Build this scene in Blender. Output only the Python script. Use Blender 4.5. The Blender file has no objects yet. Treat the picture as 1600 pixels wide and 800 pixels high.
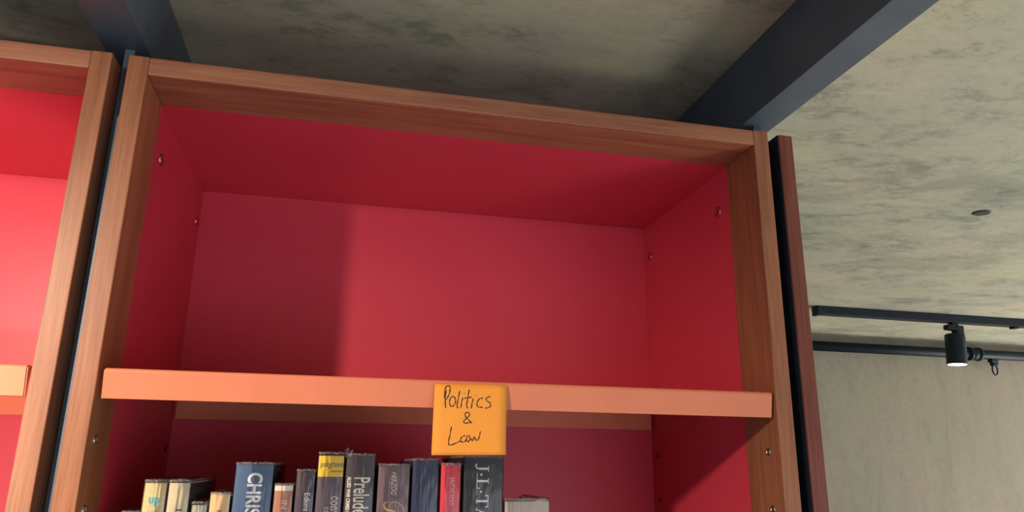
import bpy, bmesh, math, random
from mathutils import Vector, Matrix, noise
random.seed(7)
S = bpy.context.scene
COL = S.collection
H = 1.87                      # camera height above the floor; heights below are written from it

# ---------------------------------------------------------------- camera
cam = bpy.data.cameras.new('camera'); camo = bpy.data.objects.new('camera', cam); COL.objects.link(camo)
yaw, pitch, roll = 0.22405, 0.27797, 0.01218
cy, sy, cp, sp, cr, sr = math.cos(yaw), math.sin(yaw), math.cos(pitch), math.sin(pitch), math.cos(roll), math.sin(roll)
F = Vector((sy*cp, cy*cp, sp)); Rv = Vector((cy, -sy, 0)); U = Rv.cross(F)
R2 = cr*Rv + sr*U; U2 = -sr*Rv + cr*U
M = Matrix((R2, U2, -F)).transposed().to_4x4()
M.translation = (0.22668, -0.77573, H)
camo.matrix_world = M
cam.sensor_width = 36; cam.lens = 1149.446*36/1600; cam.clip_start = 0.02
S.camera = camo

# ---------------------------------------------------------------- light and exposure
S.view_settings.view_transform = 'Standard'; S.view_settings.look = 'None'
S.view_settings.gamma = 1; S.view_settings.exposure = 0.52
w = bpy.data.worlds.new('world'); S.world = w; w.use_nodes = True
w.node_tree.nodes['Background'].inputs[0].default_value = (0.60, 0.75, 1.0, 1)
w.node_tree.nodes['Background'].inputs[1].default_value = 0.12

def lamp(name, kind, loc, target, energy, color, **kw):
    l = bpy.data.lights.new(name, kind); l.energy = energy; l.color = color
    for k, v in kw.items(): setattr(l, k, v)
    o = bpy.data.objects.new(name, l); COL.objects.link(o); o.location = loc
    o.rotation_euler = (Vector(target) - Vector(loc)).to_track_quat('-Z', 'Y').to_euler()
    return o
# track spot left in front of the shelves, the one that throws the hard shadows
lamp('spot_light', 'SPOT', (-0.54, -0.86, H+0.40), (-0.25, 0.0, H-0.86), 78, (1.0, 0.80, 0.62),
     spot_size=math.radians(130), spot_blend=1.0, shadow_soft_size=0.03)
# added fill at the far right, no real source, brightens ceiling and back wall
lamp('right_fill_light', 'AREA', (5.05, 0.70, H-0.80), (1.2, 0.5, H+0.3), 132, (0.98, 0.96, 0.88), shape='RECTANGLE', size=2.2, size_y=1.9)
# added unseen fill right of the camera, aimed up to brighten the ceiling
lamp('ceiling_fill_light', 'SPOT', (2.2, -1.5, H-1.1), (1.5, -0.75, H+0.54), 66, (1.0, 0.93, 0.80), spot_size=math.radians(80), spot_blend=1.0, shadow_soft_size=0.35)
lamp('front_fill_light', 'AREA', (1.2, -3.4, H-0.9), (0.6, 0.5, H-0.2), 34, (0.80, 0.88, 1.0), shape='RECTANGLE', size=4.0, size_y=1.6)  # added cool fill from the front, lifts the shaded interiors
lamp('left_fill_light', 'AREA', (-3.0, -1.9, H-0.85), (0.4, -0.3, H), 13, (0.62, 0.80, 1.0), shape='RECTANGLE', size=2.5, size_y=1.7)  # added bluish fill from the left, lifts the beam sides
lamp('spot_light', 'SPOT', (-0.35, -1.0, H-0.16), (-0.46, 0.36, H+0.10), 32, (1.0, 0.84, 0.68),
     spot_size=math.radians(46), spot_blend=0.3, shadow_soft_size=0.03)

# ---------------------------------------------------------------- materials
def mat(name):
    m = bpy.data.materials.new(name); m.use_nodes = True
    nt = m.node_tree; b = nt.nodes['Principled BSDF']
    return m, nt, b
def lnk(nt, a, b): nt.links.new(a, b)
def noise_tex(nt, vec, scale, detail=4, rough=0.55, dist=0.0):
    n = nt.nodes.new('ShaderNodeTexNoise'); n.inputs['Scale'].default_value = scale
    n.inputs['Detail'].default_value = detail; n.inputs['Roughness'].default_value = rough
    n.inputs['Distortion'].default_value = dist; lnk(nt, vec, n.inputs['Vector']); return n.outputs['Fac']
def mapping(nt, scale=(1, 1, 1), loc=(0, 0, 0), kind='Object', rot=(0, 0, 0)):
    t = nt.nodes.new('ShaderNodeTexCoord'); mp = nt.nodes.new('ShaderNodeMapping')
    mp.inputs['Scale'].default_value = scale; mp.inputs['Location'].default_value = loc; mp.inputs['Rotation'].default_value = rot
    lnk(nt, t.outputs[kind], mp.inputs['Vector']); return mp.outputs['Vector']
def ramp(nt, fac, stops):
    r = nt.nodes.new('ShaderNodeValToRGB'); e = r.color_ramp.elements
    while len(e) < len(stops): e.new(0.5)
    for i, (p, c) in enumerate(stops): e[i].position = p; e[i].color = (*c, 1)
    lnk(nt, fac, r.inputs['Fac']); return r.outputs['Color']
def mixc(nt, fac, a, b, mode='MIX'):
    m = nt.nodes.new('ShaderNodeMix'); m.data_type = 'RGBA'; m.blend_type = mode
    for sock, v in ((m.inputs[0], fac), (m.inputs[6], a), (m.inputs[7], b)):
        if isinstance(v, (int, float)): sock.default_value = v
        elif isinstance(v, tuple): sock.default_value = (*v, 1)
        else: lnk(nt, v, sock)
    return m.outputs[2]
def bump(nt, b, h, strength=0.2, dist=0.001):
    n = nt.nodes.new('ShaderNodeBump'); n.inputs['Strength'].default_value = strength; n.inputs['Distance'].default_value = dist
    lnk(nt, h, n.inputs['Height']); lnk(nt, n.outputs['Normal'], b.inputs['Normal'])

def plain(name, col, rough=0.5, metal=0.0, var=0.06, scale=30, spec=0.5):
    m, nt, b = mat(name)
    f = noise_tex(nt, mapping(nt), scale)
    lo = tuple(max(0, c*(1-var)) for c in col); hi = tuple(min(1, c*(1+var)) for c in col)
    lnk(nt, ramp(nt, f, [(0.3, lo), (0.7, hi)]), b.inputs['Base Color'])
    b.inputs['Roughness'].default_value = rough; b.inputs['Metallic'].default_value = metal
    b.inputs['Specular IOR Level'].default_value = spec
    return m

def wood(name, axis, dark, mid, light, off=(0, 0, 0)):
    m, nt, b = mat(name)
    sc = [70, 70, 70]; sc[axis] = 3.0
    v = mapping(nt, tuple(sc), off)
    f1 = noise_tex(nt, v, 1.0, 5, 0.6, 0.9)
    c = ramp(nt, f1, [(0.28, dark), (0.5, mid), (0.74, light)])
    sc2 = [420, 420, 420]; sc2[axis] = 14
    f2 = noise_tex(nt, mapping(nt, tuple(sc2), off), 1.0, 3, 0.6)
    pores = ramp(nt, f2, [(0.35, (0.62, 0.58, 0.56)), (0.55, (1, 1, 1))])
    c = mixc(nt, 0.55, c, pores, 'MULTIPLY')
    sc3 = [9, 9, 9]; sc3[axis] = 3.5
    f3 = noise_tex(nt, mapping(nt, tuple(sc3), off), 1.0, 2, 0.5, 1.5)
    c = mixc(nt, 0.5, c, ramp(nt, f3, [(0.32, (0.78, 0.72, 0.72)), (0.62, (1.05, 1.03, 1.0))]), 'MULTIPLY')
    # small knots
    vo = nt.nodes.new('ShaderNodeTexVoronoi'); vo.inputs['Scale'].default_value = 1.0
    sk = [11, 11, 11]; sk[axis] = 4
    lnk(nt, mapping(nt, tuple(sk), off), vo.inputs['Vector'])
    kn = ramp(nt, vo.outputs['Distance'], [(0.02, (0.25, 0.18, 0.16)), (0.075, (1, 1, 1))])
    c = mixc(nt, 0.6, c, kn, 'MULTIPLY')
    lnk(nt, c, b.inputs['Base Color'])
    b.inputs['Roughness'].default_value = 0.42; b.inputs['Specular IOR Level'].default_value = 0.35
    bump(nt, b, f2, 0.10, 0.0006)
    return m
WD = (0.265, 0.096, 0.048), (0.345, 0.137, 0.066), (0.42, 0.175, 0.083)
wood_z = wood('wood_upright', 2, *WD)
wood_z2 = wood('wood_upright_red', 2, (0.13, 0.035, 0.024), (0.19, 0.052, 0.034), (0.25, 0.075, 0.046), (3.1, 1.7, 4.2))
wood_x = wood('wood_rail', 0, (0.26, 0.096, 0.056), (0.35, 0.14, 0.078), (0.46, 0.20, 0.11), (1.3, 7.2, 0.4))

def laminate():
    m, nt, b = mat('red_laminate')
    f = noise_tex(nt, mapping(nt), 7, 2)
    lnk(nt, ramp(nt, f, [(0.3, (0.61, 0.048, 0.086)), (0.7, (0.64, 0.053, 0.092))]), b.inputs['Base Color'])
    b.inputs['Roughness'].default_value = 0.42; b.inputs['Specular IOR Level'].default_value = 0.35
    bump(nt, b, noise_tex(nt, mapping(nt), 900, 2), 0.06, 0.0004)
    return m
red = laminate()
shelf_paint = plain('terracotta_paint', (0.70, 0.215, 0.112), 0.5, 0, 0.04, 18, 0.3)
steel = plain('black_steel', (0.075, 0.098, 0.130), 0.36, 0.0, 0.15, 14)
black = plain('matt_black', (0.009, 0.016, 0.028), 0.5, 0.0, 0.1, 30, 0.25)
pipe_m = plain('pipe_black', (0.007, 0.014, 0.022), 0.5, 0.0, 0.15, 20, 0.15)
copper = plain('copper_metal', (0.55, 0.24, 0.17), 0.3, 1.0, 0.15, 300)
nickel = plain('nickel_metal', (0.42, 0.38, 0.34), 0.32, 1.0, 0.15, 300)
hole_m = plain('hole_dark', (0.01, 0.008, 0.008), 0.7)

def concrete(name, tone, streak_rot=0.0, contrast=1.0, vert=1.0):
    m, nt, b = mat(name)
    v = mapping(nt, (1, 1, 1), rot=(0, 0, streak_rot))
    big = noise_tex(nt, v, 1.3, 4, 0.6, 0.6)
    patch = noise_tex(nt, mapping(nt, (2.6*vert, 3.6, 3/vert), (5, 2, 1), rot=(0, 0, streak_rot)), 1.0, 12, 0.74, 0.3)
    mid = noise_tex(nt, mapping(nt, (7*vert, 13, 9/vert), (1, 8, 3), rot=(0, 0, streak_rot+0.25)), 1.0, 10, 0.78, 0.25)
    fine = noise_tex(nt, mapping(nt, (60, 85, 60)), 1.0, 5, 0.7, 0.2)
    t = tone; k = contrast
    d = lambda f, g=1.0: (t[0]*f, t[1]*f*g, t[2]*f)
    c = ramp(nt, big, [(0.3, (t[0]*(1-.14*k), t[1]*(1-.11*k), t[2]*(1-.10*k))), (0.5, t), (0.7, (t[0]*(1+.10*k), t[1]*(1+.08*k), t[2]*(1-.02*k)))])
    c = mixc(nt, 0.75*k, c, ramp(nt, patch, [(0.30, (0.66, 0.67, 0.68)), (0.43, (0.80, 0.81, 0.82)), (0.49, (1, 1, 1)), (0.68, (1.10, 1.07, 1.0))]), 'MULTIPLY')
    c = mixc(nt, min(1, 0.7*k), c, ramp(nt, mid, [(0.37, (0.55, 0.57, 0.58)), (0.47, (0.92, 0.93, 0.93)), (0.6, (1.02, 1.02, 1.0)), (0.72, (1.15, 1.12, 1.02))]), 'MULTIPLY')
    c = mixc(nt, 0.35, c, ramp(nt, fine, [(0.34, (0.7, 0.7, 0.7)), (0.5, (1, 1, 1)), (0.75, (1.08, 1.08, 1.04))]), 'MULTIPLY')
    tint = noise_tex(nt, mapping(nt, (4, 5, 4), (9, 3, 7)), 1.0, 5, 0.6, 0.4)
    c = mixc(nt, 0.6, c, ramp(nt, tint, [(0.36, (1.05, 0.97, 0.95)), (0.5, (1, 1, 1)), (0.64, (0.97, 1.01, 0.90))]), 'MULTIPLY')
    lnk(nt, c, b.inputs['Base Color']); b.inputs['Roughness'].default_value = 0.8
    bump(nt, b, mid, 0.12, 0.004)
    return m
conc_ceil = concrete('concrete_ceiling', (0.41, 0.395, 0.31), 0.15, 1.3)
conc_wall = concrete('concrete_wall', (0.28, 0.25, 0.20), 0.0, 0.42, 2.2)
floor_m = plain('floor_screed', (0.40, 0.40, 0.39), 0.5, 0, 0.1, 3)
plaster = plain('plaster', (0.48, 0.49, 0.50), 0.8, 0, 0.05, 2)

def emit(name, col, s):
    m, nt, b = mat(name); b.inputs['Base Color'].default_value = (0.9, 0.9, 0.9, 1)
    b.inputs['Emission Color'].default_value = (*col, 1); b.inputs['Emission Strength'].default_value = s; return m
lens_m = emit('lamp_lens', (1.0, 0.93, 0.85), 6)

def film():
    m, nt, b = mat('plastic_film'); nt.nodes.remove(b); out = nt.nodes['Material Output']
    v = mapping(nt, (150, 60, 9)); h = noise_tex(nt, v, 1.0, 3, 0.6, 1.6)
    v2 = mapping(nt, (110, 60, 5), (4, 2, 1)); h2 = noise_tex(nt, v2, 1.0, 2, 0.5, 1.2)
    add = nt.nodes.new('ShaderNodeMath'); add.operation = 'ADD'; lnk(nt, h, add.inputs[0]); lnk(nt, h2, add.inputs[1])
    bp = nt.nodes.new('ShaderNodeBump'); bp.inputs['Strength'].default_value = 0.5; bp.inputs['Distance'].default_value = 0.0012
    lnk(nt, add.outputs[0], bp.inputs['Height'])
    tr = nt.nodes.new('ShaderNodeBsdfTransparent'); tr.inputs[0].default_value = (0.95, 0.95, 0.96, 1)
    df = nt.nodes.new('ShaderNodeBsdfDiffuse'); df.inputs[0].default_value = (0.75, 0.70, 0.70, 1)
    gl = nt.nodes.new('ShaderNodeBsdfGlossy'); gl.inputs['Roughness'].default_value = 0.09; gl.inputs[0].default_value = (1, 1, 1, 1)
    lnk(nt, bp.outputs['Normal'], gl.inputs['Normal']); lnk(nt, bp.outputs['Normal'], df.inputs['Normal'])
    fr = nt.nodes.new('ShaderNodeFresnel'); fr.inputs['IOR'].default_value = 1.5
    sc = nt.nodes.new('ShaderNodeMath'); sc.operation = 'MULTIPLY_ADD'; sc.inputs[1].default_value = 0.85; sc.inputs[2].default_value = 0.0
    lnk(nt, fr.outputs[0], sc.inputs[0])
    m1 = nt.nodes.new('ShaderNodeMixShader'); m1.inputs[0].default_value = 0.006; lnk(nt, tr.outputs[0], m1.inputs[1]); lnk(nt, df.outputs[0], m1.inputs[2])
    m2 = nt.nodes.new('ShaderNodeMixShader'); lnk(nt, sc.outputs[0], m2.inputs[0]); lnk(nt, m1.outputs[0], m2.inputs[1]); lnk(nt, gl.outputs[0], m2.inputs[2])
    lnk(nt, m2.outputs[0], out.inputs['Surface'])
    return m
film_m = film()
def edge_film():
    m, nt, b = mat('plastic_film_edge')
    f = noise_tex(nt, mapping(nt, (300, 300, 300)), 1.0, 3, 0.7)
    lnk(nt, ramp(nt, f, [(0.35, (0.14, 0.12, 0.13)), (0.6, (0.36, 0.33, 0.33)), (0.72, (0.9, 0.85, 0.8))]), b.inputs['Base Color'])  # grey with near-white specks, highlights put into the colour
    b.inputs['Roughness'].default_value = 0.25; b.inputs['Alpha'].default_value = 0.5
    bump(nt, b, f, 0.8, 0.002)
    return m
edge_m = edge_film()
pages_m = plain('paper_pages', (0.62, 0.55, 0.42), 0.8, 0, 0.25, 500)

# ---------------------------------------------------------------- mesh helpers
def link(name, bm, m, parent=None, smooth=False):
    me = bpy.data.meshes.new(name); bm.normal_update(); bm.to_mesh(me); bm.free()
    if m: me.materials.append(m)
    if smooth:
        for p in me.polygons: p.use_smooth = True
    o = bpy.data.objects.new(name, me); COL.objects.link(o)
    if parent: o.parent = parent
    return o
def bx(bm, x0, x1, y0, y1, z0, z1, bev=0.0, seg=2):
    """box, heights from the camera height"""
    b2 = bmesh.new()
    r = bmesh.ops.create_cube(b2, size=1)
    for v in b2.verts:
        v.co = Vector(((x0+x1)/2 + v.co.x*(x1-x0), (y0+y1)/2 + v.co.y*(y1-y0), (z0+z1)/2 + v.co.z*(z1-z0)))
    if bev: bmesh.ops.bevel(b2, geom=list(b2.edges), offset=bev, segments=seg, affect='EDGES', profile=0.6)
    merge(bm, b2); return bm
def merge(bm, b2, mtx=None):
    if mtx: b2.transform(mtx)
    mp = {v: bm.verts.new(v.co) for v in b2.verts}
    for f in b2.faces:
        try: nf = bm.faces.new([mp[v] for v in f.verts]); nf.smooth = f.smooth
        except ValueError: pass
    b2.free()
def box(name, x0, x1, y0, y1, z0, z1, m, parent=None, bev=0.0):
    bm = bmesh.new(); bx(bm, x0, x1, y0, y1, z0+(0 if parent else H), z1+(0 if parent else H), bev)
    return link(name, bm, m, parent)
def lathe(prof, n=20):
    """profile (r, h) revolved about Z"""
    bm = bmesh.new(); rings = []
    for r, h in prof:
        if r < 1e-6: rings.append([bm.verts.new((0, 0, h))])
        else: rings.append([bm.verts.new((r*math.cos(2*math.pi*i/n), r*math.sin(2*math.pi*i/n), h)) for i in range(n)])
    for a, b in zip(rings, rings[1:]):
        for i in range(n):
            j = (i+1) % n
            if len(a) == 1 and len(b) == 1: continue
            if len(a) == 1: bm.faces.new((a[0], b[i], b[j]))
            elif len(b) == 1: bm.faces.new((a[i], b[0], a[j]))
            else: bm.faces.new((a[i], b[i], b[j], a[j]))
    bmesh.ops.recalc_face_normals(bm, faces=bm.faces)
    return bm
def tube(pts, r, n=8, closed=False):
    bm = bmesh.new(); rings = []; N = len(pts); pts = [Vector(p) for p in pts]
    up = Vector((0.3, 0.5, 0.8)).normalized()
    for i, p in enumerate(pts):
        a = pts[(i-1) % N] if closed or i else p; b = pts[(i+1) % N] if closed or i < N-1 else p
        t = (b-a).normalized(); s = t.cross(up).normalized(); q = s.cross(t)
        rings.append([bm.verts.new(p + r*(math.cos(2*math.pi*k/n)*s + math.sin(2*math.pi*k/n)*q)) for k in range(n)])
    for i in range(N if closed else N-1):
        a, b = rings[i], rings[(i+1) % N]
        for k in range(n): bm.faces.new((a[k], a[(k+1) % n], b[(k+1) % n], b[k]))
    if not closed: bm.faces.new(rings[0][::-1]); bm.faces.new(rings[-1])
    for f in bm.faces: f.smooth = True
    bmesh.ops.recalc_face_normals(bm, faces=bm.faces)
    return bm
def empty(name, loc, label, cat, group=None):
    o = bpy.data.objects.new(name, None); COL.objects.link(o); o.location = loc
    o['label'] = label; o['category'] = cat
    if group: o['group'] = group
    o.empty_display_size = 0.05
    return o
def tag(o, label, cat, group=None):
    o['label'] = label; o['category'] = cat
    if group: o['group'] = group
    return o
def struct(o): o['kind'] = 'structure'; return o

# ---------------------------------------------------------------- room shell
ZC = 0.5407; YW = 1.90; X0, X1, YB = -3.2, 5.2, -3.6
ceiling = struct(box('ceiling', X0, X1, YB, YW, ZC, ZC+0.15, conc_ceil))
struct(box('wall_back', X0, X1, YW, YW+0.15, -H, ZC+0.15, conc_wall))
struct(box('wall_front', X0, X1, YB-0.15, YB, -H, ZC+0.15, plaster))
struct(box('wall_left', X0-0.15, X0, YB-0.15, YW+0.15, -H, ZC+0.15, plaster))
struct(box('wall_right', X1, X1+0.15, YB-0.15, YW+0.15, -H, ZC+0.15, plaster))
struct(box('floor', X0, X1, YB, YW, -H-0.1, -H, floor_m))
bm = lathe([(0, -0.0025), (0.017, -0.0025), (0.020, 0.0), (0.020, 0.003), (0, 0.003)], 20)
d = link('drill_hole', bm, hole_m, ceiling); d.location = (1.5538, 0.4661, ZC+H); d.scale = (1.0, 0.9, 1)

# ---------------------------------------------------------------- bookcases
W, D, DW, PO, ZI, ZT = 0.72, 0.3596, 0.073, 0.0205, 0.399, 0.4198
GAP = 0.0162
def lump(bm_, mtx):  # transform helper
    bm_.transform(mtx); return bm_
def side_mtx(x, y, z, sgn):     # lathe axis pointing along +-X
    return Matrix.Translation((x, y, z)) @ Matrix.Rotation(math.radians(90*sgn), 4, 'Y')
def cam_bolt(r, m, parent, x, y, z, sgn, name='cam_bolt'):
    prof = [(r, -0.001), (r, 0.0012), (r*0.86, 0.0018), (r*0.70, 0.0014), (r*0.62, 0.0004), (r*0.58, 0.0004), (r*0.5, 0.0010), (r*0.22, 0.0012), (r*0.18, 0.0002), (0, 0.0002)]
    bm = lathe(prof, 24)
    for f in bm.faces: f.smooth = True
    for k in range(2):          # cross slot bars
        b2 = bmesh.new(); bx(b2, -r*0.5, r*0.5, -r*0.07, r*0.07, 0.0008, 0.0016)
        merge(bm, b2, Matrix.Rotation(math.radians(35+90*k), 4, 'Z'))
    bm.transform(side_mtx(x, y, z, sgn))
    return link(name, bm, m, parent)
def pin_hole(parent, x, y, z, sgn, r=0.0034):
    bm = lathe([(0, -0.0004), (r*0.8, 0.0), (r*0.9, 0.0007), (r*1.15, 0.0006), (r*1.2, -0.0006)], 16)
    bm.transform(side_mtx(x, y, z, sgn)); o = link('pin_hole', bm, hole_m, parent); return o

def make_shelf(parent, z1, z0):
    """pressed tray: panel with a deep rounded lip at the front and one at the back"""
    xa, xb = 0.0045, W-0.0035
    bm = bmesh.new()
    prof = []
    def arc(cx, cz, r, a0, a1, n=5):
        return [(cx + r*math.cos(math.radians(a0+(a1-a0)*i/n)), cz + r*math.sin(math.radians(a0+(a1-a0)*i/n))) for i in range(n+1)]
    t = 0.003; r = 0.0035; yf = 0.001; yb = D-0.004
    # outline in (y, z): front bottom -> up the front -> over the top -> down the back -> return inside
    prof += [(yf+0.004+t, z0), (yf+0.0045, z0)]
    prof += arc(yf+r, z1-r, r, 180, 90)
    prof += [(yb, z1), (yb, z0+0.0005), (yb-t, z0+0.0005), (yb-t, z1-t-0.001), (yf+t+0.002, z1-t-0.001)]
    a = [bm.verts.new((xa, y, z)) for y, z in prof]; b = [bm.verts.new((xb, y, z)) for y, z in prof]
    n = len(prof)
    for i in range(n): bm.faces.new((a[i], b[i], b[(i+1) % n], a[(i+1) % n]))
    bm.faces.new(a[::-1]); bm.faces.new(b)
    bmesh.ops.recalc_face_normals(bm, faces=bm.faces)
    ed = [e for e in bm.edges if (abs(e.verts[0].co.x-e.verts[1].co.x) < 1e-6 and e.verts[0].co.y < yf+0.006 and e.verts[1].co.y < yf+0.006)]
    bmesh.ops.bevel(bm, geom=ed, offset=0.0012, segments=2, affect='EDGES')
    s = link('shelf', bm, shelf_paint, parent)
    return s

def make_bookcase(x, label, group):
    t = empty('bookcase', (x, 0, H), label, 'bookcase', group)   # parts are written from the camera height, so the empty is put at the foot below
    ZB = -H
    for x0_, x1_ in ((-PO, 0), (W, W+PO)):
        bm = bmesh.new(); bx(bm, x0_, x1_, 0, DW, ZB, ZT, 0.0012); link('front_stile', bm, wood_z, t)
    bm = bmesh.new(); bx(bm, 0.0002, W-0.0002, 0.0003, DW, ZI, ZT-0.0004, 0.0012); link('top_rail', bm, wood_x, t)
    bm = bmesh.new(); bx(bm, 0.0, W, 0.003, DW, ZB, ZB+0.08, 0.0012); link('plinth', bm, wood_x, t)
    e = 0.0004
    for x0_, x1_ in ((-PO+0.002, -e*0), (W, W+PO-0.002)):
        bm = bmesh.new(); bx(bm, x0_, x1_, DW+0.0003, D+0.009, ZB, ZT-0.003); link('side_panel', bm, red, t)
    bm = bmesh.new(); bx(bm, 0.0002, W-0.0002, DW+0.0003, D+0.009, ZI, ZT-0.003); link('top_panel', bm, red, t)
    bm = bmesh.new(); bx(bm, 0.0002, W-0.0002, D, D+0.009, ZB+0.08, ZI-0.0002); link('back_panel', bm, red, t)
    make_shelf(t, 0.0862, 0.0575)
    z = -0.2352
    while z > ZB+0.1:
        make_shelf(t, z, z-0.0285); z -= 0.32
    for yy in (0.103, 0.339):
        for xx, s in ((0, 1), (W, -1)): cam_bolt(0.0078 if yy < .2 else 0.0068, copper, t, xx, yy, 0.3430, s)
    for zz in (0.0192, -0.0444):
        for xx, s in ((0, 1), (W, -1)): cam_bolt(0.0045, nickel, t, xx, 0.0240, zz, s, 'shelf_pin_socket')
    for zz in (0.0180, -0.0476):
        for xx, s in ((0, 1), (W, -1)): pin_hole(t, xx, 0.337, zz, s)
    pin_hole(t, 0, 0.3385, 0.0145, 1, 0.0022)
    # shift so the empty sits at the foot
    for c in t.children: c.location.z += H
    t.location.z = 0
    return t
make_bookcase(0, 'bookcase with the orange note, its wood frame lined in red, top compartment empty', None)
make_bookcase(-(W+PO+GAP+PO), 'left bookcase with brighter red lining, cut off by the left edge of the photo', None)

# end upright right of the bookcases
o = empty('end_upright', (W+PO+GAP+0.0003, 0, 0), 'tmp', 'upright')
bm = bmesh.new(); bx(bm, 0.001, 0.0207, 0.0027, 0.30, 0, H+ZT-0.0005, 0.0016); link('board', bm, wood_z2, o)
bm = bmesh.new(); bx(bm, 0, 0.0014, 0.0045, 0.299, 0, H+ZT-0.001); link('side_plate', bm, black, o)
tag(o, 'reddish wooden upright at the right end of the bookcase row, against bare concrete', 'upright')

# steel frames standing in the gaps, with beams running overhead towards the viewer
def steel_frame(xg, bx0, bx1, label, flange):
    t = empty('steel_frame', (xg, 0, 0), label, 'steel frame')
    bm = bmesh.new()
    bx(bm, 0.0012, GAP-0.0048, 0.032, 0.35, 0, H+0.443)
    if flange: bx(bm, GAP-0.0034, GAP-0.0004, 0.0060, 0.35, 0, H+ZT-0.07, 0.0004)
    link('upright', bm, steel, t)
    bm = bmesh.new(); bx(bm, bx0-xg, bx1-xg, -1.9, 0.42, H+0.4429, H+ZC-0.0002, 0.0008)
    link('beam', bm, steel, t)
    return t
steel_frame(-PO-GAP, -0.0588, -0.0110, 'black steel beam and upright above the gap between the two bookcases', True)
steel_frame(W+PO, 0.7245, 0.7700, 'black steel beam over the top right corner of the bookcase, beside bare concrete ceiling', False)

# ---------------------------------------------------------------- curves, text and strokes
def catmull(pts, n=6):
    P = [Vector(p) for p in pts]; out = []
    for i in range(len(P)-1):
        p0 = P[max(i-1, 0)]; p1 = P[i]; p2 = P[i+1]; p3 = P[min(i+2, len(P)-1)]
        for k in range(n):
            t = k/n
            out.append(0.5*((2*p1)+(-p0+p2)*t+(2*p0-5*p1+4*p2-p3)*t*t+(-p0+3*p1-3*p2+p3)*t**3))
    out.append(P[-1]); return out
def ribbon(bm, pts, w, place):
    """flat stroke in (u, v); w number or list; place(u, v, lift) -> 3D"""
    n = len(pts); L = []; Rr = []
    for i, p in enumerate(pts):
        a = pts[max(i-1, 0)]; b = pts[min(i+1, n-1)]; t = (b-a)
        t = t.normalized() if t.length > 1e-9 else Vector((1, 0)); nn = Vector((-t.y, t.x))
        ww = (w[i] if isinstance(w, list) else w)/2
        L.append(p+nn*ww); Rr.append(p-nn*ww)
    for lift, flip in ((1, 0),):
        vl = [bm.verts.new(place(q.x, q.y, lift)) for q in L]; vr = [bm.verts.new(place(q.x, q.y, lift)) for q in Rr]
        for i in range(n-1): bm.faces.new((vl[i], vr[i], vr[i+1], vl[i+1]))
    wl = [bm.verts.new(place(q.x, q.y, 0)) for q in L]; wr = [bm.verts.new(place(q.x, q.y, 0)) for q in Rr]
    for i in range(n-1):
        bm.faces.new((vl[i], vl[i+1], wl[i+1], wl[i])); bm.faces.new((vr[i+1], vr[i], wr[i], wr[i+1]))

# serif capitals and lower case as strokes: (points, width class) t=thin, k=thick
def S_(a, b): return [Vector(a), Vector(b)]
def serif_glyph(ch):
    k, t = 0.15, 0.06; g = []; adv = 0.8
    def st(pts, w, curve=False):
        P = catmull([Vector(p) for p in pts], 5) if curve else [Vector(p) for p in pts]
        g.append((P, w))
    def ser(x, y, h=0.16): st([(x-h, y), (x+h, y)], t)
    if ch == 'J': st([(.42, 1), (.42, .2)], k); st([(.42, .25), (.38, .02), (.22, -.08), (.08, .02)], k*.7, True); ser(.42, .97, .2); adv = .66
    elif ch == 'L': st([(.22, 1), (.22, 0)], k); ser(.22, .97, .2); st([(.04, .03), (.68, .03)], t); st([(.67, 0), (.72, .26)], t*1.4); adv = .78
    elif ch == 'T': st([(.42, 1), (.42, 0)], k); st([(.04, .97), (.80, .97)], t); st([(.06, 1), (.03, .74)], t*1.4); st([(.78, 1), (.81, .74)], t*1.4); ser(.42, .03, .2); adv = .86
    elif ch == 'A': st([(.10, 0), (.42, 1)], t); st([(.40, 1), (.74, 0)], k); st([(.2, .35), (.62, .35)], t); ser(.10, .03, .13); ser(.74, .03, .16); adv = .86
    elif ch == 'M': st([(.16, 0), (.16, 1)], t); st([(.16, 1), (.5, .05)], k); st([(.5, .05), (.86, 1)], t); st([(.88, 1), (.88, 0)], k); ser(.16, .03, .12); ser(.88, .03, .17); ser(.12, .97, .1); ser(.9, .97, .14); adv = 1.08
    elif ch == 'N': st([(.16, 0), (.16, 1)], t); st([(.16, 1), (.74, .02)], k); st([(.74, 0), (.74, 1)], t); ser(.16, .03, .13); ser(.74, .97, .13); ser(.1, .97, .1); adv = .92
    elif ch == 'C': st([(.72, .80), (.58, .98), (.38, 1), (.15, .82), (.08, .5), (.15, .18), (.38, 0), (.6, .04), (.74, .2)], k*.8, True); st([(.73, .98), (.73, .74)], t); adv = .84
    elif ch == 'c': st([(.48, .52), (.36, .66), (.2, .62), (.09, .34), (.2, .05), (.38, .02), (.52, .14)], k*.85, True); adv = .6
    elif ch == 'o': st([(.3, .67), (.12, .55), (.08, .33), (.14, .1), (.3, 0), (.48, .1), (.54, .33), (.48, .56), (.3, .67)], k*.85, True); adv = .66
    elif ch == 'n': st([(.16, .66), (.16, 0)], k); st([(.18, .5), (.34, .66), (.48, .58), (.5, .4), (.5, 0)], k*.9, True); ser(.16, .03, .13); ser(.5, .03, .13); adv = .68
    elif ch == 'v': st([(.08, .66), (.3, 0)], k); st([(.3, 0), (.52, .66)], t); ser(.08, .64, .12); ser(.52, .64, .1); adv = .62
    elif ch == '.': st([(.1, .38), (.24, .38)], k); adv = .4
    else: adv = .4
    return g, adv
def serif_text(s):
    out = []; x = 0
    for ch in s:
        g, a = serif_glyph(ch)
        out += [([p+Vector((x, 0)) for p in P], w) for P, w in g]; x += a
    return out, x

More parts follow.
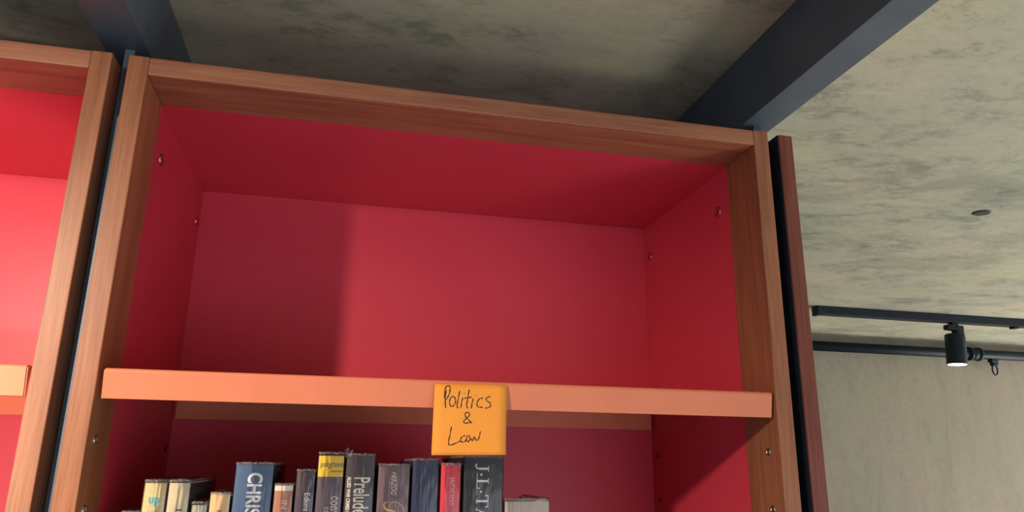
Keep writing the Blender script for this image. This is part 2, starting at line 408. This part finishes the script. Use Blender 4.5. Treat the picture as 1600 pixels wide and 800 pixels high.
def font_bm(s, bold=0.0, shear=0.0):
    cu = bpy.data.curves.new('lettering', 'FONT'); cu.body = s; cu.size = 1; cu.resolution_u = 3; cu.offset = bold; cu.shear = shear
    cu.extrude = 0.01
    ob = bpy.data.objects.new('lettering', cu); COL.objects.link(ob)
    bpy.context.view_layer.update()
    dg = bpy.context.evaluated_depsgraph_get()
    me = bpy.data.meshes.new_from_object(ob.evaluated_get(dg))
    b = bmesh.new(); b.from_mesh(me)
    bpy.data.objects.remove(ob); bpy.data.curves.remove(cu); bpy.data.meshes.remove(me)
    return b
def inks(name, col, rough=0.5): return plain(name, col, rough, 0, 0.03, 60)
ink = {'white': inks('ink_white', (0.90, 0.87, 0.82)), 'cyan': inks('ink_cyan', (0.03, 0.42, 0.58)), 'grey': inks('ink_grey', (0.30, 0.42, 0.36)),
       'dark': inks('ink_dark', (0.06, 0.045, 0.04)), 'gold': inks('ink_gold', (0.80, 0.52, 0.20)), 'pink': inks('ink_pink', (0.80, 0.60, 0.56)),
       'cream': inks('ink_cream', (0.90, 0.82, 0.68))}

# ---------------------------------------------------------------- books
ZS = -0.2352            # the shelf the books stand on, out of sight below the frame
K = 0.000662            # metres per photograph pixel at the spines
def make_book(x0, x1, ztop, label, spine, side=None, y=0.030, depth=0.155, gap=0.0035, bulge=0.0012, cover_t=0.0022,
              band=None, texts=(), wrapped=True, pagedrop=0.003, strokes=None, serif=()):
    x0 += 0.0004; x1 -= 0.0004
    wdt = x1-x0; t = empty('book', ((x0+x1)/2, y, H+ZS+0.0005), label, 'book', 'books on the lower shelf')
    hh = ztop-ZS - (gap if wrapped else 0)     # height of the cover
    h = wdt/2 - 0.0008
    def prof(off, n=24):     # spine curve, x from -h to h
        pts = []
        for i in range(n+1):
            a = -1+2*i/n; pts.append((a*(h+off), -bulge*(1-abs(a)**2.6)-off))
        return pts
    spine = tuple(c*0.78 for c in spine); m_sp = plain('book_spine', spine, 0.5, 0, 0.05, 90); m_sd = plain('book_board', side or spine, 0.5, 0, 0.05, 90)
    def shell(off, thick, z0, z1, dep, bm=None, jitter=0.0):
        bm = bm or bmesh.new()
        outer = [(-(h+off), dep)] + prof(off) + [((h+off), dep)]
        inner = [(-(h+off-thick), dep)] + prof(off-thick) + [((h+off-thick), dep)]
        def col(pts, z, j=0): return [bm.verts.new((px, py, z+(j*noise.noise(Vector((px*400+x0*91, py*120, 3.3))) if j else 0))) for px, py in pts]
        ob, ot, ib, it = col(outer, z0), col(outer, z1, jitter), col(inner, z0), col(inner, z1, jitter)
        n = len(outer)
        for i in range(n-1):
            f = bm.faces.new((ob[i], ob[i+1], ot[i+1], ot[i])); g = bm.faces.new((ib[i+1], ib[i], it[i], it[i+1]))
            bm.faces.new((ot[i], ot[i+1], it[i+1], it[i])); bm.faces.new((ob[i+1], ob[i], ib[i], ib[i+1]))
        for i in (0, n-1): bm.faces.new((ob[i], ot[i], it[i], ib[i]))
        bmesh.ops.recalc_face_normals(bm, faces=bm.faces)
        return bm
    cv = link('cover', shell(0, cover_t, 0, hh, depth), m_sp, t)
    cv.data.materials.append(m_sd)
    n = 0
    for p in cv.data.polygons:
        if abs(p.normal.x) > 0.9 and p.area > 0.005: p.material_index = 1
    bm = bmesh.new(); bx(bm, -h+cover_t, h-cover_t, cover_t+0.0008, depth-0.004, 0.003, hh-pagedrop)
    link('page_block', bm, pages_m, t)
    ys = lambda u: -bulge*(1-min(1, abs(u/h))**2.6)
    # loc(px from left edge of spine, py below the top of the film) -> local metres
    def place(u, v, lift=1): return Vector((u, ys(u)-0.00010-0.00022*lift, v))
    zt_l = ztop-ZS
    U_ = lambda px, py: (-wdt/2 + px*K); V_ = lambda py: zt_l - py*K
    if band:
        for (pa, pb, c) in band:
            bm = bmesh.new(); P = prof(0.00008); Q = [(a, b) for a, b in P]
            va = [bm.verts.new((a, b, V_(pa))) for a, b in Q]; vb = [bm.verts.new((a, b, V_(pb))) for a, b in Q]
            for i in range(len(Q)-1): bm.faces.new((vb[i], vb[i+1], va[i+1], va[i]))
            link('spine_band', bm, plain('band_paint', c, 0.5, 0, 0.05, 90), t)
    for tx in texts:
        s, c, down, pxa, pxb, pya, pyb = tx[:7]
        bold = tx[7] if len(tx) > 7 else 0.0; shear = tx[8] if len(tx) > 8 else 0.0
        b2 = font_bm(s, bold, shear)
        xs = [v.co.x for v in b2.verts]; yy = [v.co.y for v in b2.verts]
        ax, bxx, ay, by = min(xs), max(xs), min(yy), max(yy)
        for v in b2.verts:
            a = (v.co.x-ax)/(bxx-ax); bb = (v.co.y-ay)/(by-ay); lift = 1 if v.co.z > 0 else 0
            if down: u = U_(pxa, 0)+bb*(pxb-pxa)*K; vv = V_(pya+a*(pyb-pya))
            else: u = U_(pxa, 0)+a*(pxb-pxa)*K; vv = V_(pyb-bb*(pyb-pya))
            v.co = place(u, vv, lift)
        bmesh.ops.recalc_face_normals(b2, faces=b2.faces)
        link('lettering', b2, ink[c], t)
    for s, c, pxa, pxb, pya, pyb in serif:
        G, L = serif_text(s); bm = bmesh.new()
        for P, wd in G:
            ribbon(bm, P, wd, lambda gx, gy, lift: place(U_(pxa, 0)+gy*(pxb-pxa)*K, V_(pya+gx/L*(pyb-pya)), lift))
        bmesh.ops.recalc_face_normals(bm, faces=bm.faces); link('lettering', bm, ink[c], t)
    if strokes:
        bm = bmesh.new()
        for pts, wa in strokes:
            P = catmull([Vector((a, b)) for a, b in pts], 6); n = len(P)
            ws = [wa[0]+(wa[1]-wa[0])*math.sin(math.pi*i/(n-1)) for i in range(n)]
            ribbon(bm, P, ws, lambda a, b, lift: place(U_(a, 0), V_(b), lift))
        bmesh.ops.recalc_face_normals(bm, faces=bm.faces); link('lettering', bm, ink['gold'], t)
    if wrapped:
        # open sleeve of clear film, standing a little proud of the cover
        off = 0.0007; bm = bmesh.new()
        pts = [(-(h+off), depth*0.98)] + prof(off, 24) + [((h+off), depth*0.98)]
        rows = [0.001, hh-0.07] + [hh-0.07+0.07*i/16 for i in range(1, 17)] + [zt_l-0.0012, zt_l]; NR = len(rows)
        grid = []
        for zi_, z in enumerate(rows):
            j = 0.0 if zi_ < NR-2 else 0.0009; wv = 0.00045 if zi_ > 1 else 0
            grid.append([bm.verts.new((px*(1-0.012*(zi_ > NR-2)), py - 0.0002 - (abs(wv*noise.noise(Vector((px*260, z*45, x0*50)))) if py < 0.01 else 0), z + j*noise.noise(Vector((px*500+x0*91, py*60, 3.3))))) for px, py in pts])
        for a, b in zip(grid, grid[1:]):
            for i in range(len(pts)-1): bm.faces.new((a[i], a[i+1], b[i+1], b[i]))
        jk = link('plastic_jacket', bm, film_m, t, True)
        # the folded top edge of the film, its glints painted in as pale specks
        bm = bmesh.new(); g2 = []
        for dz, o2 in ((-0.0024, 0.0002), (-0.0006, 0.0003), (0.0, 0.0), (-0.0008, -0.0006)):
            g2.append([bm.verts.new((px*(1-0.012), py-o2, zt_l+dz+0.0009*noise.noise(Vector((px*500+x0*91, py*60, 3.3))))) for px, py in pts])
        for a, b in zip(g2, g2[1:]):
            for i in range(len(pts)-1): bm.faces.new((a[i], a[i+1], b[i+1], b[i]))
        link('folded_edge', bm, edge_m, jk, True)
    return t

cream = (0.80, 0.68, 0.36)
make_book(0.0300, 0.0478, -0.0460, 'lowest book at the left end of the row, only its pale top edge in view', (0.45, 0.40, 0.36), y=0.035, depth=0.12)
make_book(0.0482, 0.0698, -0.0170, 'pale yellow book with a turquoise logo and the number 225', (0.80, 0.66, 0.33), depth=0.150,
          texts=[('up', 'cyan', False, 9, 23, 25, 37.5, 0.012), ('225', 'grey', False, 8, 22, 44, 53)])
make_book(0.0700, 0.0912, -0.0168, 'cream book with a creased spine and dark cover, right beside the yellow one marked 225', (0.74, 0.64, 0.42), side=(0.10, 0.075, 0.08), depth=0.165,
          texts=[('Id', 'dark', True, 14, 22, 42, 56)])
make_book(0.0916, 0.1084, -0.0375, 'short pale greenish book between the cream and the tan ones', (0.52, 0.53, 0.37), depth=0.12, y=0.034)
make_book(0.1090, 0.1294, -0.0285, 'short tan book with a teal cover, left of the thick blue book', (0.74, 0.50, 0.24), side=(0.02, 0.20, 0.24), depth=0.13,
          band=[(1, 60, (0.72, 0.50, 0.24))], texts=[('H', 'dark', True, 12, 19, 26, 33)])
make_book(0.1300, 0.1678, 0.0002, 'thick blue book with big white sans-serif letters down the spine', (0.085, 0.17, 0.32), side=(0.02, 0.02, 0.03), depth=0.21, gap=0.0025,
          texts=[('CHRIST', 'white', True, 19, 41, 15.5, 90, 0.025)])
make_book(0.1686, 0.1884, -0.0198, 'short orange-brown book with a white band at the top', (0.60, 0.25, 0.13), side=(0.55, 0.40, 0.30), depth=0.12, gap=0.0022,
          band=[(3.2, 11, (0.82, 0.72, 0.60))], texts=[('IN SE', 'cream', True, 12.5, 20.5, 25, 54)])
make_book(0.1890, 0.2088, -0.0060, 'dark purple book with small white lettering, left of the yellow-topped one', (0.085, 0.05, 0.065), depth=0.14, gap=0.0028,
          texts=[('Edkins', 'white', True, 14.5, 23, 35, 61, 0.006)])
make_book(0.2092, 0.2364, 0.0112, 'grey-purple book with a bright yellow block at the top of its spine', (0.14, 0.10, 0.125), depth=0.15, gap=0.0035,
          band=[(6, 37, (0.80, 0.56, 0.035))],
          texts=[('palgrave', 'dark', False, 4.5, 38.5, 14, 25), ('macmillan', 'dark', False, 20, 39, 27, 30)],
          serif=[('conv', 'pink', 24, 37, 65, 94), ('con', 'pink', 14.5, 23, 81, 97)])
pre = make_book(0.2372, 0.2680, 0.0102, 'dark glossy book with tall condensed white title, right of the yellow-topped one', (0.075, 0.05, 0.06), depth=0.16, gap=0.002,
          texts=[('Prelude', 'cream', True, 14, 38.5, 36, 91, 0.014), ('ALLIED WAR CRIMES POLICY', 'cream', True, 3.8, 9.8, 35, 104, 0.03)])
make_book(0.2702, 0.3044, 0.0004, 'wide mauve book with gold script lettering', (0.26, 0.15, 0.155), depth=0.16, gap=0.0025,
          texts=[('HERZOG', 'cream', True, 21.5, 29.5, 13, 47, 0.0, 0.25)],
          strokes=[([(17, 58), (13.5, 58.5), (12, 62), (14, 67), (19, 69.5), (25, 70.5), (31, 73.5), (36, 79), (41, 88)], (1.1, 3.4)),
                   ([(22, 69), (21, 63), (24, 58.5), (30, 57.5), (37, 61), (42.5, 68), (44, 77), (41, 85), (35, 88)], (0.6, 1.2)),
                   ([(37, 61), (34, 66), (35, 72)], (0.6, 1.0)),
                   ([(21, 75), (16.5, 75), (15, 79.5), (18, 84), (23, 82), (24.5, 77.5), (21, 75)], (0.9, 2.0))])
make_book(0.3056, 0.3344, 0.0062, 'plain navy book between the mauve and the bright red ones', (0.018, 0.032, 0.105), depth=0.165, gap=0.003)
make_book(0.3354, 0.3582, 0.0020, 'bright red book with small pink serif lettering', (0.98, 0.05, 0.085), depth=0.15, gap=0.0022,
          serif=[('McCALMAN', 'pink', 15, 22, 22, 66)])
make_book(0.3600, 0.4040, 0.0104, 'thick black book with large white serif initials, right of the red one', (0.022, 0.018, 0.022), depth=0.175, gap=0.0028,
          serif=[('J.L.TATE', 'white', 21, 41, 12, 128)], strokes=None)
make_book(0.4048, 0.4558, -0.0335, 'short wide cream book at the right end of the row', (0.70, 0.56, 0.42), depth=0.13, gap=0.0035)
# thin rule beside the initials of the black book
blk = [o for o in COL.objects if o.get('label', '').startswith('thick black book')][0]
bm = bmesh.new(); bx(bm, -0.0073, -0.0067, -0.0015, -0.0011, (0.0104-ZS)-62*K, (0.0104-ZS)-28*K); link('title_rule', bm, ink['white'], blk)
# crumpled, torn film above the dark glossy book
bm = bmesh.new(); random.seed(3)
g = []
for i in range(9):
    row = []
    for j in range(6):
        u = i/8; v = j/5
        row.append(bm.verts.new((-0.0165+0.0072*u+0.0016*random.uniform(-1, 1)*v, -0.001+0.003*random.uniform(-1, 1), (0.0102-ZS)-0.004+0.0085*v*(0.75+0.45*random.random()*math.sin(u*7)))))
    g.append(row)
for a, b in zip(g, g[1:]):
    for j in range(5): bm.faces.new((a[j], b[j], b[j+1], a[j+1]))
link('torn_film', bm, edge_m, pre)

# ---------------------------------------------------------------- sticky note
def note_y(v):            # v metres below the top: flat on the lip, then curling forwards
    return -0.0006 - (0.0 if v < 0.024 else 0.0000+0.9*(v-0.024)**2)
NT = 0.0818; NX = 0.3222; NW = 0.0775; NH = 0.0722
nroot = empty('sticky_note', (NX+NW/2, 0.0, H+NT-NH), 'orange handwritten sticky note stuck on the shelf front', 'sticky note')
def note_pt(u, v, lift=0):
    sx = -0.0006*v/NH*1.5
    return Vector((u-NW/2+sx, note_y(v)-0.0003*lift, NH-v+0.0016*u/NW*0.8))
bm = bmesh.new(); g = []
for j in range(15):
    g.append([(bm.verts.new(note_pt(NW*i/8, NH*j/14, 0)), bm.verts.new(note_pt(NW*i/8, NH*j/14, 0.7))) for i in range(9)])
for a, b in zip(g, g[1:]):
    for i in range(8):
        for k in (0, 1): bm.faces.new((a[i][k], a[i+1][k], b[i+1][k], b[i][k]) if k else (b[i][k], b[i+1][k], a[i+1][k], a[i][k]))
for j in range(14):
    for i in (0, 8): bm.faces.new((g[j][i][0], g[j][i][1], g[j+1][i][1], g[j+1][i][0]))
for i in range(8):
    for j in (0, 14): bm.faces.new((g[j][i][0], g[j][i+1][0], g[j][i+1][1], g[j][i][1]))
bmesh.ops.recalc_face_normals(bm, faces=bm.faces)
link('paper', bm, plain('note_paper', (0.86, 0.32, 0.035), 0.7, 0, 0.03, 40), nroot, True)
hand = [
 [(290, 78), (284, 130), (286, 187)], [(281, 128), (284, 75), (298, 51), (313, 58), (312, 88), (300, 118), (287, 137)],
 [(332, 114), (316, 124), (309, 150), (316, 174), (332, 170), (344, 148), (341, 124), (332, 114)],
 [(371, 80), (360, 130), (352, 178), (362, 180)],
 [(388, 122), (379, 152), (376, 182)], [(396, 97), (398, 100)],
 [(428, 72), (416, 128), (409, 176), (420, 182)], [(396, 124), (418, 122), (442, 116)],
 [(450, 126), (441, 158), (437, 186)], [(464, 106), (466, 109)],
 [(508, 124), (488, 126), (472, 150), (476, 175), (504, 178)],
 [(552, 112), (531, 119), (529, 137), (552, 153), (547, 175), (519, 183)],
 [(438, 273), (412, 246), (398, 225), (407, 210), (422, 213), (424, 229), (404, 246), (390, 262), (399, 275), (418, 270), (436, 268)],
 [(318, 295), (308, 342), (299, 382), (303, 402), (334, 394), (372, 376)],
 [(398, 346), (378, 354), (368, 374), (381, 386), (400, 372), (409, 347), (402, 370), (413, 384), (424, 362)],
 [(416, 345), (426, 360), (438, 377), (449, 354), (461, 374), (476, 362), (486, 322)]]
bm = bmesh.new()
for st in hand:
    pts = [Vector(((x-225+(y-40)*0.063)/432*NW, (y-40)/420*NH)) for x, y in st]
    P = catmull(pts, 6); n = len(P)
    ribbon(bm, P, [0.00105*(1+0.25*math.sin(i*0.9)) for i in range(n)], lambda a, b, lift: note_pt(a, b, 0.8+lift*0.5))
bmesh.ops.recalc_face_normals(bm, faces=bm.faces)
link('handwriting', bm, plain('pen_ink', (0.012, 0.010, 0.012), 0.5), nroot)

# ---------------------------------------------------------------- track, spotlight, pipe at the back
YT = 1.392
t = empty('light_track', (1.83, YT+0.017, H+ZC), 'long black lighting track mounted on the concrete ceiling', 'light track')
bm = bmesh.new(); x_a = 1.7982-1.83
bx(bm, x_a+0.006, 2.2, -0.017, 0.017, -0.0285, -0.0002, 0.001)
link('track_rail', bm, black, t)
bm = bmesh.new(); bx(bm, x_a-0.004, x_a+0.008, -0.018, 0.018, -0.032, -0.0001, 0.001); link('end_cap', bm, black, t)
bm = bmesh.new(); bx(bm, 0.777, 0.797, -0.012, 0.012, -0.036, -0.0285, 0.001); link('track_adapter', bm, black, t)

def track_spot(x, y, z):
    """z is the underside of the track"""
    t = empty('track_spotlight', (x, y, z), 'black cylindrical spotlight hanging lit from the ceiling track', 'spotlight')
    bm = bmesh.new(); bx(bm, -0.012, 0.014, -0.011, 0.011, -0.012, 0.0, 0.0015)
    bx(bm, -0.032, 0.010, -0.012, 0.012, -0.028, -0.010, 0.002); link('mount_arm', bm, black, t)
    bm = bmesh.new(); bx(bm, 0.002, 0.033, -0.013, 0.013, -0.048, -0.008, 0.003); link('swivel', bm, black, t)
    b = lathe([(0, -0.042), (0.0300, -0.042), (0.0325, -0.045), (0.0328, -0.080), (0.0332, -0.146), (0.0330, -0.150), (0.0300, -0.150), (0.0285, -0.142), (0, -0.142)], 36)
    b.transform(Matrix.Translation((0.002, 0, 0)))
    bd = link('lamp_body', b, black, t)
    for p in bd.data.polygons: p.use_smooth = abs(p.normal.z) < 0.5
    b = lathe([(0, -0.1440), (0.0299, -0.1492), (0.0300, -0.1450), (0, -0.1415)], 32)
    b.transform(Matrix.Translation((0.002, 0, 0))); link('lens', b, lens_m, t)
    t.rotation_euler = (0, math.radians(4), 0)
    return t
sx, sz = 2.352, H+ZC-0.0286
ts = track_spot(sx, YT+0.017, sz)
lamp('spot_light', 'SPOT', (sx-0.009, YT+0.017, sz-0.154), (sx+0.1, YT+0.15, 0), 6, (1, 0.9, 0.75), spot_size=math.radians(70), spot_blend=0.5, shadow_soft_size=0.02)

YP = 1.862
t = empty('ceiling_pipe', (1.5, YP, H+0.487), 'black round pipe running along the concrete wall just under the ceiling', 'pipe')
R_ = 0.0205
bm = tube([(0, 0, 0), (2.4, 0, 0)], R_, 20); link('pipe_run', bm, pipe_m, t)
bm = tube([(0, 0, 0), (0.045, 0, 0)], R_*1.28, 20); 
bm2 = tube([(-0.006, 0, 0), (0.006, 0, 0)], R_*1.42, 20); merge(bm, bm2)
bm2 = tube([(0.040, 0, 0), (0.052, 0, 0)], R_*1.42, 20); merge(bm, bm2)
cpl = link('coupling', bm, pipe_m, t, True); cpl.location.x = 1.349
t2 = empty('pipe_hook', (2.972, YP, H+0.468), 'small black clip and ring hanging from the pipe, right of the spotlight', 'hook')
bm = bmesh.new(); bx(bm, -0.020, 0.016, -0.012, 0.012, -0.014, 0.008, 0.004); bx(bm, -0.013, 0.013, -0.010, 0.010, -0.028, -0.012, 0.003)
link('clamp', bm, black, t2)
pts = [(0.000+0.013*math.sin(a), 0, -0.045+0.022*math.cos(a)) for a in [2*math.pi*i/20 for i in range(20)]]
bm = tube(pts, 0.0032, 8, True); link('ring', bm, black, t2)
bm = tube([(0.010, 0, -0.004), (0.020, 0, 0.004), (0.016, 0, 0.014)], 0.003, 8); link('lever', bm, black, t2)
